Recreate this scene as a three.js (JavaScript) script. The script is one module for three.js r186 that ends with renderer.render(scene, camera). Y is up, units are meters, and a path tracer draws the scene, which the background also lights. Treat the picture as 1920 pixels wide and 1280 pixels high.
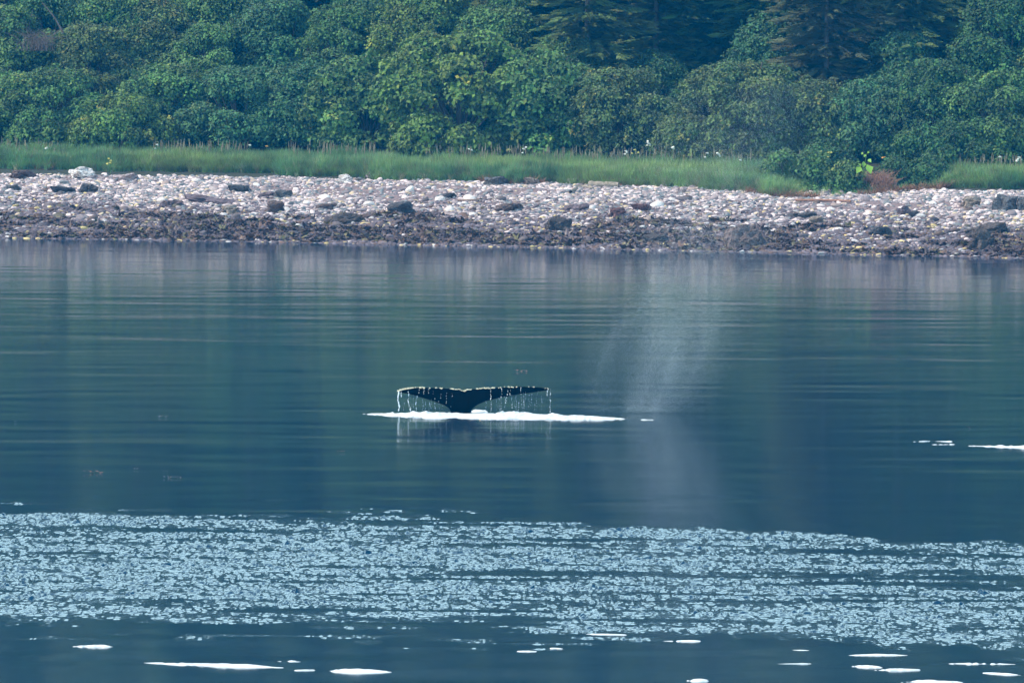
import * as THREE from 'three';
import { mergeGeometries, mergeVertices } from 'three/addons/utils/BufferGeometryUtils.js';

// ------------------------------------------------------------------ camera, sky, sun, exposure, haze
const W = 1920, H = 1280, RAD = 5.263e-5;                  // photograph's size, radians per photograph pixel
const scene = new THREE.Scene();
const EYE = 14;
const camera = new THREE.PerspectiveCamera(2 * Math.atan(640 * RAD) * 180 / Math.PI, W / H, 1, 4000);
camera.rotation.order = 'YXZ';
camera.position.set(0, EYE, 0);
camera.rotation.set(-(640 + 127) * RAD, 0, 0.008);
camera.updateMatrixWorld(true);
camera.updateProjectionMatrix();

const SUN = new THREE.Vector3(-0.62, 0.80, 0.16).normalize();
{ // thin bright haze: pale towards the horizon, bluer overhead, brighter round the sun
  const w = 256, h = 128, d = new Float32Array(w * h * 4), v = new THREE.Vector3();
  for (let j = 0; j < h; j++) for (let i = 0; i < w; i++) {
    const up = ((j + 0.5) / h - 0.5) * Math.PI, az = ((i + 0.5) / w - 0.5) * 2 * Math.PI;
    v.set(Math.cos(az) * Math.cos(up), Math.sin(up), Math.sin(az) * Math.cos(up));
    const e = Math.max(0, v.y), f = Math.pow(1 - e, 2.2), glow = Math.pow(Math.max(0, v.dot(SUN)), 6) * 0.5;
    const hz = [2.75, 3.95, 4.2], ze = [0.09, 0.28, 0.52];
    for (let k = 0; k < 3; k++) d[(j * w + i) * 4 + k] = ze[k] + (hz[k] - ze[k]) * f + glow;
    d[(j * w + i) * 4 + 3] = 1;
  }
  const t = new THREE.DataTexture(d, w, h, THREE.RGBAFormat, THREE.FloatType);
  t.mapping = THREE.EquirectangularReflectionMapping; t.magFilter = THREE.LinearFilter; t.needsUpdate = true;
  scene.background = scene.environment = t;
}
const sun = new THREE.DirectionalLight(0xfff2de, 5);
sun.name = 'sun';
sun.position.copy(SUN).multiplyScalar(600).add(new THREE.Vector3(0, 0, -380));
sun.target.position.set(0, 0, -380);
sun.castShadow = true;
Object.assign(sun.shadow.camera, { left: -320, right: 320, top: 320, bottom: -320, near: 10, far: 1500 });
sun.shadow.mapSize.set(4096, 4096);
scene.add(sun, sun.target);
scene.fog = new THREE.FogExp2(new THREE.Color().setRGB(0.005, 0.40, 1.0), 0.0002);
const renderer = new THREE.WebGLRenderer({ antialias: true });
renderer.toneMapping = THREE.LinearToneMapping;
renderer.toneMappingExposure = 1.0;
renderer.shadowMap.enabled = true;

// ------------------------------------------------------------------ helpers
let seed = 20240611;
const rnd = () => { seed |= 0; seed = (seed + 0x6d2b79f5) | 0; let t = Math.imul(seed ^ (seed >>> 15), 1 | seed); t = (t + Math.imul(t ^ (t >>> 7), 61 | t)) ^ t; return ((t ^ (t >>> 14)) >>> 0) / 4294967296; };
const rr = (a, b) => a + (b - a) * rnd();
const gauss = () => Math.sqrt(-2 * Math.log(1 - rnd() * 0.99999)) * Math.cos(6.2831853 * rnd());
const clamp = (x, a = 0, b = 1) => Math.min(b, Math.max(a, x));
const smooth = (a, b, x) => { const t = clamp((x - a) / (b - a)); return t * t * (3 - 2 * t); };
const lerp = (a, b, t) => a + (b - a) * t;
const hash = (i, j) => { let h = Math.imul(i, 374761393) + Math.imul(j, 668265263) | 0; h = Math.imul(h ^ (h >>> 13), 1274126177); return ((h ^ (h >>> 16)) >>> 0) / 4294967296; };
function noise2(x, y) {                                     // smooth value noise, -1 to 1
  const i = Math.floor(x), j = Math.floor(y), u = x - i, v = y - j, a = u * u * u * (u * (u * 6 - 15) + 10), b = v * v * v * (v * (v * 6 - 15) + 10);
  return (lerp(lerp(hash(i, j), hash(i + 1, j), a), lerp(hash(i, j + 1), hash(i + 1, j + 1), a), b)) * 2 - 1;
}
const fbm = (x, y, n = 4) => { let s = 0, a = 0.5; for (let k = 0; k < n; k++) { s += a * noise2(x, y); x = x * 2.03 + 17.1; y = y * 2.03 + 5.7; a *= 0.5; } return s; };
function poly(points) {                                     // piecewise linear y(x)
  return (x) => {
    let k = 0; while (k < points.length - 2 && x > points[k + 1][0]) k++;
    const [x0, y0] = points[k], [x1, y1] = points[k + 1];
    return y0 + (y1 - y0) * (x - x0) / (x1 - x0);
  };
}
const polyIn = (points) => { const f = poly(points), a = points[0][0], b = points[points.length - 1][0]; return (x) => f(clamp(x, a, b)); };
function ray(px, py) {
  return new THREE.Vector3(px / W * 2 - 1, 1 - py / H * 2, 0.5).unproject(camera).sub(camera.position).normalize();
}
const onWater = (px, py) => { const d = ray(px, py); return camera.position.clone().addScaledVector(d, -EYE / d.y); };
const atDepth = (px, py, z) => { const d = ray(px, py); return camera.position.clone().addScaledVector(d, z / d.z); };
const counts = {};
const numbered = (name) => { const n = counts[name] = (counts[name] ?? -1) + 1; return n ? name + '_' + String(n).padStart(3, '0') : name; };
function tag(o, label, category, group, kind) {
  Object.assign(o.userData, { label, category });
  if (group) o.userData.group = group;
  if (kind) o.userData.kind = kind;
  return o;
}
function part(name, geometry, material, parent) {
  const m = new THREE.Mesh(geometry, material);
  m.name = parent === scene ? numbered(name) : name; m.castShadow = m.receiveShadow = true;
  parent.add(m); return m;
}
function thing(name, label, category, position, group) {
  const o = new THREE.Group(); o.name = numbered(name); o.position.copy(position); scene.add(o);
  return tag(o, label, category, group);
}
const rgb = (r, g, b) => new THREE.Color().setRGB(r, g, b);
const std = (c, roughness = 0.85, more = {}) => new THREE.MeshStandardMaterial({ color: c, roughness, ...more });
const dbl = (c, roughness = 0.8, more = {}) => std(c, roughness, { side: THREE.DoubleSide, ...more });
function buffer(pos, idx, normals, uv) {
  const g = new THREE.BufferGeometry();
  g.setAttribute('position', new THREE.Float32BufferAttribute(pos, 3));
  if (uv) g.setAttribute('uv', new THREE.Float32BufferAttribute(uv, 2));
  g.setIndex(idx instanceof Uint32Array ? new THREE.BufferAttribute(idx, 1) : idx);
  if (normals) g.setAttribute('normal', new THREE.Float32BufferAttribute(normals, 3)); else g.computeVertexNormals();
  return g;
}
class Copies {                                              // collects places and colours for an InstancedMesh
  constructor() { this.m = []; this.c = []; }
  add(matrix, color) { this.m.push(matrix.clone()); this.c.push(color.r, color.g, color.b); }
  build(name, geometry, material, parent) {
    const o = new THREE.InstancedMesh(geometry, material, this.m.length);
    this.m.forEach((m, i) => o.setMatrixAt(i, m));
    o.instanceColor = new THREE.InstancedBufferAttribute(new Float32Array(this.c), 3);
    o.name = parent === scene ? numbered(name) : name; o.castShadow = o.receiveShadow = true; parent.add(o); return o;
  }
}
const M4 = new THREE.Matrix4(), Q = new THREE.Quaternion(), E = new THREE.Euler(), V = new THREE.Vector3(), S = new THREE.Vector3(), UPV = new THREE.Vector3(0, 1, 0);
const place = (x, y, z, rx, ry, rz, sx, sy, sz) => M4.compose(V.set(x, y, z), Q.setFromEuler(E.set(rx, ry, rz)), S.set(sx, sy, sz));

// ------------------------------------------------------------------ terrain
const shore = (() => {
  const p = [[0, 446], [480, 453], [960, 463], [1300, 470], [1600, 477], [1920, 484]].map(([x, y]) => onWater(x, y)).map((v) => [v.x, v.z]);
  const f = poly(p), a = p[0][0], b = p[p.length - 1][0];
  return (x) => { const c = clamp(x, a, b); return f(c) + (x - c) * 0.12 + 0.35 * noise2(x * 0.5, 3.1); };
})();
const profile = (t) => t < 0 ? Math.max(0.13 * t, -4) : t < 20 ? 2.3 * Math.pow(t / 20, 0.92) : t < 27 ? 2.3 + 0.07 * (t - 20)
  : t < 60 ? 2.79 + 0.2 * (t - 27) : t < 560 ? 9.39 + 0.22 * (t - 60) : 119.4 + 0.05 * (t - 560);
const ground = (x, t) => profile(t) + (t > -3 && t < 21 ? 0.09 * fbm(x * 0.9, t * 0.9, 4) * smooth(-3, 0.5, t) : 0) + (t > 60 ? 9 * fbm(x / 60, t / 60, 4) * smooth(60, 140, t) : 0);
function onGround(px, py, lift = 0) {                       // where the ray meets the beach or the ground
  const d = ray(px, py), p = new THREE.Vector3();
  for (let s = 380; s < 620; s += 0.05) {
    p.copy(camera.position).addScaledVector(d, s);
    const t = shore(p.x) - p.z;
    if (t > -1 && p.y <= profile(t) + lift) break;
  }
  return p;
}
function atInland(px, py, depth) {                          // on the ray at (depth - 452) metres inland of the waterline
  let z = -depth, p;
  for (let k = 0; k < 6; k++) { p = atDepth(px, py, z); z = shore(p.x) - (depth - 452); }
  return atDepth(px, py, z);
}
const inland = (p) => shore(p.x) - p.z;
function terrain(name, xs, ts, material, lift = 0) {
  const pos = [], uv = [], idx = [];
  for (const t of ts) for (const x of xs) { pos.push(x, ground(x, t) + lift, shore(x) - t); uv.push(x / 4, t / 4); }
  for (let j = 0; j + 1 < ts.length; j++) for (let i = 0; i + 1 < xs.length; i++) {
    const a = j * xs.length + i, b = a + 1, c = a + xs.length, e = c + 1;
    idx.push(a, b, c, b, e, c);
  }
  const m = part(name, buffer(pos, idx, null, uv), material, scene);
  m.userData.kind = 'structure';
  return m;
}
const steps = (a, b, d) => { const n = Math.max(1, Math.round((b - a) / d)); return Array.from({ length: n + 1 }, (_, i) => a + (b - a) * i / n); };
function colourNoise(size, fn) {
  const d = new Uint8Array(size * size * 4);
  for (let j = 0; j < size; j++) for (let i = 0; i < size; i++) { const c = fn(i, j); for (let k = 0; k < 3; k++) d[(j * size + i) * 4 + k] = 255 * Math.pow(clamp(c[k]), 1 / 2.2); d[(j * size + i) * 4 + 3] = 255; }
  const t = new THREE.DataTexture(d, size, size); t.wrapS = t.wrapT = THREE.RepeatWrapping; t.colorSpace = THREE.SRGBColorSpace; t.magFilter = THREE.LinearFilter; t.needsUpdate = true; return t;
}
const gravelMap = colourNoise(512, (i, j) => { const n = 0.75 + 0.5 * fbm(i / 9, j / 9, 3) + 0.25 * (hash(i, j) - 0.5); return [0.29 * n, 0.2 * n, 0.2 * n]; });
const earthMap = colourNoise(256, (i, j) => { const n = 0.8 + 0.5 * fbm(i / 7, j / 7, 3); return [0.035 * n, 0.04 * n, 0.018 * n]; });
const beach = terrain('beach', [...steps(-160, -30, 5).slice(0, -1), ...steps(-30, 30, 0.2), ...steps(30, 160, 5).slice(1)], [...steps(-30, -2, 4).slice(0, -1), ...steps(-2, 21, 0.2)], new THREE.MeshStandardMaterial({ map: gravelMap, roughness: 0.95 }));
beach.userData.label = 'sloping beach of pale pebbles and dark seaweed covered stones';
terrain('forest_floor', steps(-160, 160, 4), [...steps(21, 60, 1.5)], new THREE.MeshStandardMaterial({ map: earthMap, roughness: 1 }));
terrain('hill', steps(-700, 700, 14), [...steps(60, 560, 12), ...steps(600, 900, 50)], new THREE.MeshStandardMaterial({ map: earthMap, roughness: 1 }));

// ------------------------------------------------------------------ water: calm sheet with a wind-ruffled band
const waves = Array.from({ length: 18 }, () => { const l = rr(0.12, 0.5), a = gauss() * 0.8; return [Math.sin(a) * 6.283 / l, Math.cos(a) * 6.283 / l, rr(0, 6.283), l / 6.283 * 0.07]; });
const swell = Array.from({ length: 10 }, () => { const l = rr(1.6, 7), a = gauss() * 0.5; return [Math.sin(a) * 6.283 / l, Math.cos(a) * 6.283 / l, rr(0, 6.283), l / 6.283 * 0.0013]; });
const bandTop = poly([[0, 961], [400, 967], [800, 973], [1000, 975], [1300, 990], [1500, 1000], [1700, 1013], [1920, 1018]].map(([x, y]) => onWater(x, y)).map((v) => [v.x, v.z]));
const bandLow = poly([[0, 1158], [300, 1163], [700, 1170], [900, 1180], [1200, 1192], [1500, 1202], [1920, 1215]].map(([x, y]) => onWater(x, y)).map((v) => [v.x, v.z]));
function ruffle(x, z) {                                     // how strongly wind ruffles the water here, 0 to 1
  const far = bandTop(x), near = bandLow(x), rag = 1.1 * noise2(x * 0.9, z * 0.35) + 0.6 * noise2(x * 3.1, z * 0.9);
  const a = smooth(-0.6, 1.2, z - far + rag), b = smooth(-1.5, 2.5, near - z + 1.5 * rag);
  const streak = 0.92 + 0.75 * noise2(x / 4 + 0.1 * z, z / 0.75) + 0.3 * noise2(x / 1.4, z / 0.7) + 0.4 * noise2(x / 11 + 3, z / 5);
  let m = a * b * clamp(streak, 0.12, 1.3);
  const stray = smooth(0.1, 0.5, noise2(x / 0.7 + 9, z / 0.8)) * smooth(0.0, 0.5, noise2(x / 7, z / 2.2 + 4));
  m += 0.6 * stray * (smooth(far - 6, far - 2, z) * (1 - a) * smooth(2, -3, x) + smooth(near + 12, near + 1, z) * smooth(near - 1, near + 1, z));
  return m;
}
function height(x, z, fine) {
  const c = 0.6 + 0.5 * noise2(x / 16, z / 22);
  let h = 0;
  for (const [a, b, p, s] of swell) h += s * Math.sin(a * x + b * z + p);
  h *= c;
  h += (0.009 * noise2(x / 2.6, z / 1.9) + 0.016 * noise2(x / 6.5 + 7, z / 4.1)) * (0.5 + 0.5 * noise2(x / 9, z / 7));
  if (fine) {
    const m = ruffle(x, z);
    if (m > 0.004) {
      let r = 0; for (const [a, b, p, s] of waves) r += s * Math.sin(a * x + b * z + p);
      h += m * (0.25 + 1.15 * smooth(-0.55, 0.4, noise2(x / 0.042, z / 0.34)) * (0.85 + 0.75 * noise2(x / 0.5, z / 0.9))) * r;
    }
  }
  return h;
}
function sheet(xs, zs, fine) {
  const n = xs.length, pos = new Float32Array(n * zs.length * 3), nor = new Float32Array(pos.length), idx = new Uint32Array((n - 1) * (zs.length - 1) * 6);
  let k = 0;
  for (const z of zs) for (const x of xs) { pos[k++] = x; pos[k++] = height(x, z, fine); pos[k++] = z; }
  k = 0;
  const e = 0.04, N = new THREE.Vector3();
  for (let j = 0; j < zs.length; j++) for (let i = 0; i < n; i++) {
    const at = (j * n + i) * 3, x = xs[i], z = zs[j];
    let dx, dz;
    if (fine && i && j && i < n - 1 && j < zs.length - 1) {
      dx = (pos[at + 4] - pos[at - 2]) / (xs[i + 1] - xs[i - 1]); dz = (pos[at + 3 * n + 1] - pos[at - 3 * n + 1]) / (zs[j + 1] - zs[j - 1]);
    } else { const h = pos[at + 1]; dx = (height(x + e, z, false) - height(x - e, z, false)) / (2 * e); dz = (height(x, z + e, false) - height(x, z - e, false)) / (2 * e); }
    N.set(-dx, 1, -dz).normalize();
    nor[at] = N.x; nor[at + 1] = N.y; nor[at + 2] = N.z;
  }
  for (let j = 0; j + 1 < zs.length; j++) for (let i = 0; i + 1 < n; i++) {
    const a = j * n + i, b = a + 1, c = a + n, d = c + 1;
    idx.set([a, c, b, b, c, d], k); k += 6;
  }
  const g = new THREE.BufferGeometry();
  const uv = new Float32Array(pos.length / 3 * 2); for (let i = 0; i < uv.length / 2; i++) { uv[2 * i] = (pos[3 * i] + 25) / 50; uv[2 * i + 1] = (pos[3 * i + 2] + 256) / 80; }
  g.setAttribute('position', new THREE.BufferAttribute(pos, 3)); g.setAttribute('normal', new THREE.BufferAttribute(nor, 3)); g.setAttribute('uv', new THREE.BufferAttribute(uv, 2)); g.setIndex(new THREE.BufferAttribute(idx, 1));
  return g;
}
const waterM = new THREE.MeshPhysicalMaterial({ color: rgb(0.0002, 0.024, 0.058), roughness: 0.125, ior: 1.33, metalness: 0 });
{ // wind roughens the water where it is ruffled
  const n = 512, d = new Uint8Array(n * n * 4);
  for (let j = 0; j < n; j++) for (let i = 0; i < n; i++) d.fill(255 * (0.76 + 0.24 * clamp(1.4 * ruffle((i + 0.5) / n * 50 - 25, (j + 0.5) / n * 80 - 256))), (j * n + i) * 4, (j * n + i) * 4 + 4);
  const t = new THREE.DataTexture(d, n, n); t.magFilter = THREE.LinearFilter; t.needsUpdate = true;
  waterM.roughnessMap = t;
}
{
  const near = -185, far = -251;
  const g = mergeGeometries([
    sheet(steps(-14, 14, 0.0215), steps(far, near, 0.095), true),
    sheet(steps(-40, 40, 0.3), steps(-500, far, 0.4), false),
    sheet([...steps(-700, -40, 12)], steps(-500, far, 4), false), sheet([...steps(40, 700, 12)], steps(-500, far, 4), false),
    sheet(steps(-22, -14, 0.06), steps(far, near, 0.2), true), sheet(steps(14, 22, 0.06), steps(far, near, 0.2), true),
    sheet([...steps(-700, -40, 12).slice(0, -1), ...steps(-40, -22, 0.5)], steps(far, near, 1), false), sheet([...steps(22, 40, 0.5).slice(0, -1), ...steps(40, 700, 12)], steps(far, near, 1), false),
    sheet(steps(-700, 700, 7), steps(near, 150, 5), false),
  ]);
  const water = part('water', g, waterM, scene);
  water.userData.kind = 'structure';
}

// ------------------------------------------------------------------ stones
function rockGeometry(n, detail, rough, flat = 1) {
  let g = new THREE.IcosahedronGeometry(1, detail); g.deleteAttribute('uv'); g.deleteAttribute('normal'); g = mergeVertices(g, 1e-4);
  const p = g.attributes.position;
  for (let i = 0; i < p.count; i++) {
    V.fromBufferAttribute(p, i);
    const k = 1 + rough * (fbm(V.x * 1.3 + n * 7.3 + V.z, V.y * 1.3 + n * 3.1 - V.z * 0.7, detail > 2 ? 5 : 3) * 1.6);
    const q = (v) => Math.sign(v) * Math.pow(Math.abs(v), 1 / flat);
    p.setXYZ(i, q(V.x) * k, q(V.y) * k, q(V.z) * k);
  }
  const uv = []; for (let i = 0; i < p.count; i++) uv.push(p.getX(i) * 0.45 + p.getZ(i) * 0.2 + n * 0.13, p.getY(i) * 0.45 + p.getZ(i) * 0.25 + n * 0.29);
  g.setAttribute('uv', new THREE.Float32BufferAttribute(uv, 2));
  g.computeVertexNormals(); return g;
}
function facet(g) { const f = g.toNonIndexed(); f.computeVertexNormals(); return f; }
const cobbles = [1, 2, 3, 4].map((n) => rockGeometry(n, 1, 0.28));
const boulderShapes = [11, 12, 13, 14].map((n) => facet(rockGeometry(n, 5, 0.62, 1.22)));
const slabShapes = [21, 22, 23].map((n) => facet(rockGeometry(n, 3, 0.5, 1.6)));
const stoneMaps = [0, 1].map((s) => colourNoise(128, (i, j) => { const n = 0.85 + 0.35 * fbm(i / 6 + s * 40, j / 6, 4) + 0.1 * (hash(i, j + s) - 0.5); return [n, n, n]; }));
const boulderMap = colourNoise(256, (i, j) => { const a = 1.0 + 0.9 * fbm(i / 16, j / 16, 5), b = smooth(0.05, 0.3, fbm(i / 30 + 50, j / 22, 4)), n = a * (1 - 0.5 * b); return [n * (1 + 0.15 * b), n, n * (1 - 0.1 * b)]; });
const pale = () => { const k = rr(0.8, 1.1), q = rnd(); return q < 0.3 ? rgb(0.74 * k, 0.58 * k, 0.56 * k) : q < 0.72 ? rgb(0.33 * k, 0.26 * k, 0.265 * k) : q < 0.94 ? rgb(0.19 * k, 0.2 * k, 0.21 * k) : rgb(0.6 * k, 0.45 * k, 0.3 * k); };
const dark = () => { const k = rr(0.7, 1.25), q = rnd(); return q < 0.42 ? rgb(0.11 * k, 0.08 * k, 0.09 * k) : q < 0.76 ? rgb(0.17 * k, 0.13 * k, 0.15 * k) : q < 0.9 ? rgb(0.14 * k, 0.08 * k, 0.06 * k) : q < 0.955 ? rgb(0.6 * k, 0.45 * k, 0.2 * k) : rgb(0.5 * k, 0.46 * k, 0.46 * k); };
const paleShare = (x, t) => smooth(-6.5, 4.5, t - 11 + 7 * fbm(x / 5, t / 3, 3) + 1.2 * smooth(6, 16, x) + gauss() * 0.7);
const pebbleColor = (x, t) => rnd() < paleShare(x, t) ? pale() : dark();
{
  const pebbles = new Copies();
  for (let k = 0; k < 66000; k++) {
    const x = rr(-27, 27), t = rr(-0.6, 21), sandy = smooth(0.1, 0.4, noise2(x / 5 + 2, t / 2.2)) * smooth(11, 14, t);
    const s = Math.min(rnd() < 0.02 ? 0.2 : 0.12, 0.037 * Math.exp(0.66 * gauss()) * (1 + 0.3 * smooth(10, 2, t)) + 0.024);
    if (rnd() < 0.75 * sandy) continue;
    place(x, ground(x, t) + 0.12 * s, shore(x) - t, gauss() * 0.25, rr(0, 6.28), gauss() * 0.25, s * rr(0.9, 1.7), s * rr(0.42, 0.75), s * rr(0.8, 1.3));
    pebbles.add(M4, pebbleColor(x, t));
  }
  pebbles.build('pebbles', cobbles[0], std(0xffffff, 0.8), beach).userData.kind = 'stuff';
  const mats = { pale: [], dark: [] };
  for (let k = 0; k < 6; k++) { mats.pale.push(std([rgb(0.76, 0.66, 0.63), rgb(0.36, 0.27, 0.27), rgb(0.5, 0.4, 0.39), rgb(0.24, 0.19, 0.2), rgb(0.42, 0.3, 0.26), rgb(0.8, 0.72, 0.69)][k], 0.8, { map: stoneMaps[k % 2] })); mats.dark.push(std([rgb(0.1, 0.075, 0.08), rgb(0.13, 0.1, 0.11), rgb(0.13, 0.08, 0.065), rgb(0.08, 0.06, 0.07), rgb(0.15, 0.11, 0.11), rgb(0.11, 0.09, 0.06)][k], 0.7, { map: stoneMaps[k % 2] })); }
  for (let k = 0; k < 290; k++) {
    const x = rr(-24, 24), t = rr(0.2, 20.5), s = 0.12 + 0.11 * Math.pow(rnd(), 2), kind = rnd() < paleShare(x, t) ? 'pale' : 'dark';
    const o = part('stone', cobbles[k % 4], mats[kind][k % 6], beach);
    o.position.set(x, ground(x, t) + 0.25 * s, shore(x) - t); o.rotation.set(gauss() * 0.2, rr(0, 6.28), gauss() * 0.2); o.scale.set(s * rr(1, 1.7), s * rr(0.6, 0.95), s * rr(0.9, 1.3));
  }
}
// boulders: [photo x, photo y of the foot, width and height in photo pixels, shape, colour, label]
const C = { brown: rgb(0.15, 0.1, 0.09), white: rgb(0.85, 0.77, 0.74), grey: rgb(0.12, 0.115, 0.12), dark: rgb(0.085, 0.075, 0.08), pink: rgb(0.45, 0.35, 0.35), red: rgb(0.16, 0.07, 0.065), purple: rgb(0.15, 0.105, 0.12), tan: rgb(0.33, 0.25, 0.2), weed: rgb(0.09, 0.065, 0.058) };
const boulders = [
  [38, 336, 46, 17, 'b', 'brown', 'rounded brown boulder at the upper left end of the beach'],
  [150, 334, 44, 17, 'b', 'white', 'large white boulder below the grass, left of the pale pink flat one'],
  [230, 340, 46, 14, 's', 'pink', 'pale pink flat boulder right of the large white boulder'],
  [114, 362, 48, 13, 's', 'dark', 'dark flat slab left of the dark domed boulder'],
  [166, 361, 34, 17, 'b', 'dark', 'small dark domed boulder among white pebbles on the left'],
  [20, 358, 26, 12, 's', 'grey', 'low grey boulder at the left edge of the photo'],
  [444, 362, 44, 17, 's', 'grey', 'angular dark grey boulder leaning to the right'],
  [400, 382, 92, 13, 's', 'purple', 'long low purple brown ledge with a shadowed underside'],
  [322, 390, 44, 16, 'b', 'purple', 'purple boulder at the left end of the long low ledge'],
  [532, 373, 32, 15, 'b', 'grey', 'dark grey round boulder right of the leaning angular one'],
  [502, 373, 34, 12, 'b', 'purple', 'flat purple boulder touching the dark grey round one'],
  [516, 398, 38, 18, 'b', 'brown', 'pale topped brown boulder below the dark grey round one'],
  [612, 392, 36, 11, 's', 'brown', 'flat brown slab in the middle of the left beach'],
  [648, 344, 24, 14, 'b', 'white', 'small white boulder just below the grass edge'],
  [702, 333, 30, 12, 'b', 'pink', 'pinkish grey boulder half hidden in the grass edge'],
  [752, 403, 54, 20, 'b', 'dark', 'dark pointed boulder left of the whale tail, mid beach'],
  [842, 371, 24, 10, 'b', 'dark', 'small dark boulder on the sandy patch'],
  [925, 347, 42, 16, 's', 'grey', 'grey boulder with a bare branch lying against it'],
  [996, 347, 28, 15, 's', 'tan', 'upright tan boulder right of the branch'],
  [1073, 347, 26, 10, 'b', 'white', 'white elongated boulder against the grass'],
  [954, 397, 52, 17, 'b', 'brown', 'low rounded brown boulder above the seaweed, near the middle'],
  [1050, 434, 46, 24, 'b', 'weed', 'weed covered brown boulder in the middle of the lower beach'],
  [1082, 396, 44, 14, 's', 'purple', 'flat purple slab left of the reddish boulder'],
  [1158, 408, 38, 15, 'b', 'red', 'reddish boulder on the edge of the pale pebbles'],
  [1202, 396, 36, 15, 's', 'red', 'dark reddish slab right of the reddish boulder'],
  [1278, 362, 16, 13, 's', 'pink', 'small upright pink grey boulder at the grass edge'],
  [1398, 466, 66, 40, 'b', 'brown', 'biggest brown boulder standing at the waterline'],
  [1532, 420, 34, 12, 'b', 'tan', 'flat tan boulder right of the biggest brown one'],
  [1506, 408, 46, 11, 's', 'dark', 'dark low slab below the white pebbles on the right'],
  [1694, 404, 24, 15, 'b', 'purple', 'left one of two purple boulders side by side'],
  [1716, 408, 20, 14, 's', 'dark', 'right one of two purple boulders side by side'],
  [1822, 388, 40, 16, 'b', 'tan', 'low tan boulder left of the square grey block'],
  [1890, 396, 44, 31, 's', 'grey', 'square grey block split by a crack, left half'],
  [1926, 397, 34, 31, 's', 'grey', 'square grey block split by a crack, right half'],
  [1846, 442, 76, 20, 'b', 'weed', 'long weed covered mound on the lower right beach'],
  [1842, 470, 54, 32, 'b', 'weed', 'dark weedy boulder at the waterline on the right'],
  [1650, 442, 40, 18, 'b', 'dark', 'dark boulder near the water between the biggest one and the mound'],
  [1230, 458, 44, 16, 'b', 'weed', 'dark low boulder at the waterline left of the biggest one'],
  [650, 420, 56, 18, 'b', 'weed', 'weed covered mound on the lower left beach'],
  [430, 402, 40, 14, 'b', 'tan', 'tan boulder below the long low ledge'],
];
const boulderMats = {};
for (const k in C) boulderMats[k] = std(C[k], 0.85, { map: boulderMap, bumpMap: boulderMap, bumpScale: 0.08 });
boulders.forEach(([px, py, w, h, shape, c, label], i) => {
  const p = onGround(px, py), k = -p.z * RAD, t = inland(p);
  const list = shape === 'b' ? boulderShapes : slabShapes;
  const o = part('boulder', list[i % list.length], boulderMats[c], scene);
  const hy = h * k * 0.66;
  o.position.set(p.x, profile(t) + hy * 0.42, p.z - w * k * 0.3); o.scale.set(w * k * 0.46, hy, w * k * 0.4);
  o.rotation.set(gauss() * 0.05, rr(-0.35, 0.35) + (rnd() < 0.5 ? 0 : Math.PI), gauss() * 0.08);
  tag(o, label, 'boulder');
});
// seaweed lying on the lower beach
{
  const n = 6, pos = [], idx = [];
  for (let j = 0; j <= n; j++) for (let i = 0; i <= n; i++) {
    const u = i / n * 2 - 1, v = j / n * 2 - 1, r = 0.7 + 0.4 * noise2(u * 2 + 5, v * 2);
    pos.push(u * r, 0.3 * Math.max(0, 1 - u * u - v * v) + 0.28 * noise2(u * 3.1, v * 3.3 + 8), v * r);
  }
  for (let j = 0; j < n; j++) for (let i = 0; i < n; i++) { const a = j * (n + 1) + i; idx.push(a, a + n + 1, a + 1, a + 1, a + n + 1, a + n + 2); }
  const g = buffer(pos, idx), weed = new Copies();
  for (let k = 0; k < 50000 && weed.m.length < 12000; k++) {
    const x = rr(-27, 27), t = rr(0, 11.5), f = fbm(x / 2.4 + 3, t / 1.1, 3) + 0.35 * smooth(9, 2, t) - 0.12 * smooth(9, 13, x) - 0.5 * smooth(7, 11, t);
    if (f < 0.17) continue;
    const s = rr(0.1, 0.24), q = rnd(), k2 = rr(0.6, 1.4);
    place(x, ground(x, t) + 0.07, shore(x) - t, gauss() * 0.25, rr(0, 6.28), gauss() * 0.4, s * rr(0.8, 1.8), s * rr(0.25, 0.6), s);
    weed.add(M4, q < 0.6 ? rgb(0.085 * k2, 0.056 * k2, 0.06 * k2) : q < 0.85 ? rgb(0.13 * k2, 0.07 * k2, 0.045 * k2) : rgb(0.15 * k2, 0.12 * k2, 0.05 * k2));
  }
  tag(weed.build('seaweed', g, dbl(0xffffff, 0.5), scene), 'dark brown seaweed strewn over the lower beach stones', 'seaweed', null, 'stuff');
}
// driftwood
function bar(points, r0, r1, seg = 6, n = 24) {
  const c = new THREE.CatmullRomCurve3(points), g = new THREE.TubeGeometry(c, n, 1, seg), p = g.attributes.position;
  for (let j = 0; j <= n; j++) { const o = c.getPointAt(j / n), r = lerp(r0, r1, j / n) * (1 + 0.18 * noise2(j * 0.7, r0 * 90)); for (let i = 0; i <= seg; i++) { const k = j * (seg + 1) + i; V.fromBufferAttribute(p, k).sub(o).multiplyScalar(r).add(o); p.setXYZ(k, V.x, V.y, V.z); } }
  g.computeVertexNormals(); return g;
}
const woodM = std(rgb(0.34, 0.27, 0.21), 0.9, { map: stoneMaps[1] });
function drift(list, r0, r1, label, material = woodM, lift = 0.1) {
  const pts = list.map(([x, y, up = 0]) => { const p = onGround(x, y); p.y += lift + up; return p; }), o = pts[0].clone();
  const m = part('driftwood', bar(pts.map((p) => p.clone().sub(o)), r0, r1), material, scene);
  m.position.copy(o);
  return tag(m, label, 'driftwood');
}
drift([[912, 341], [930, 337, 0.1], [950, 337, 0.25], [968, 338, 0.42]], 0.07, 0.02, 'thin bare branch rising to the right over a grey boulder');
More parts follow.
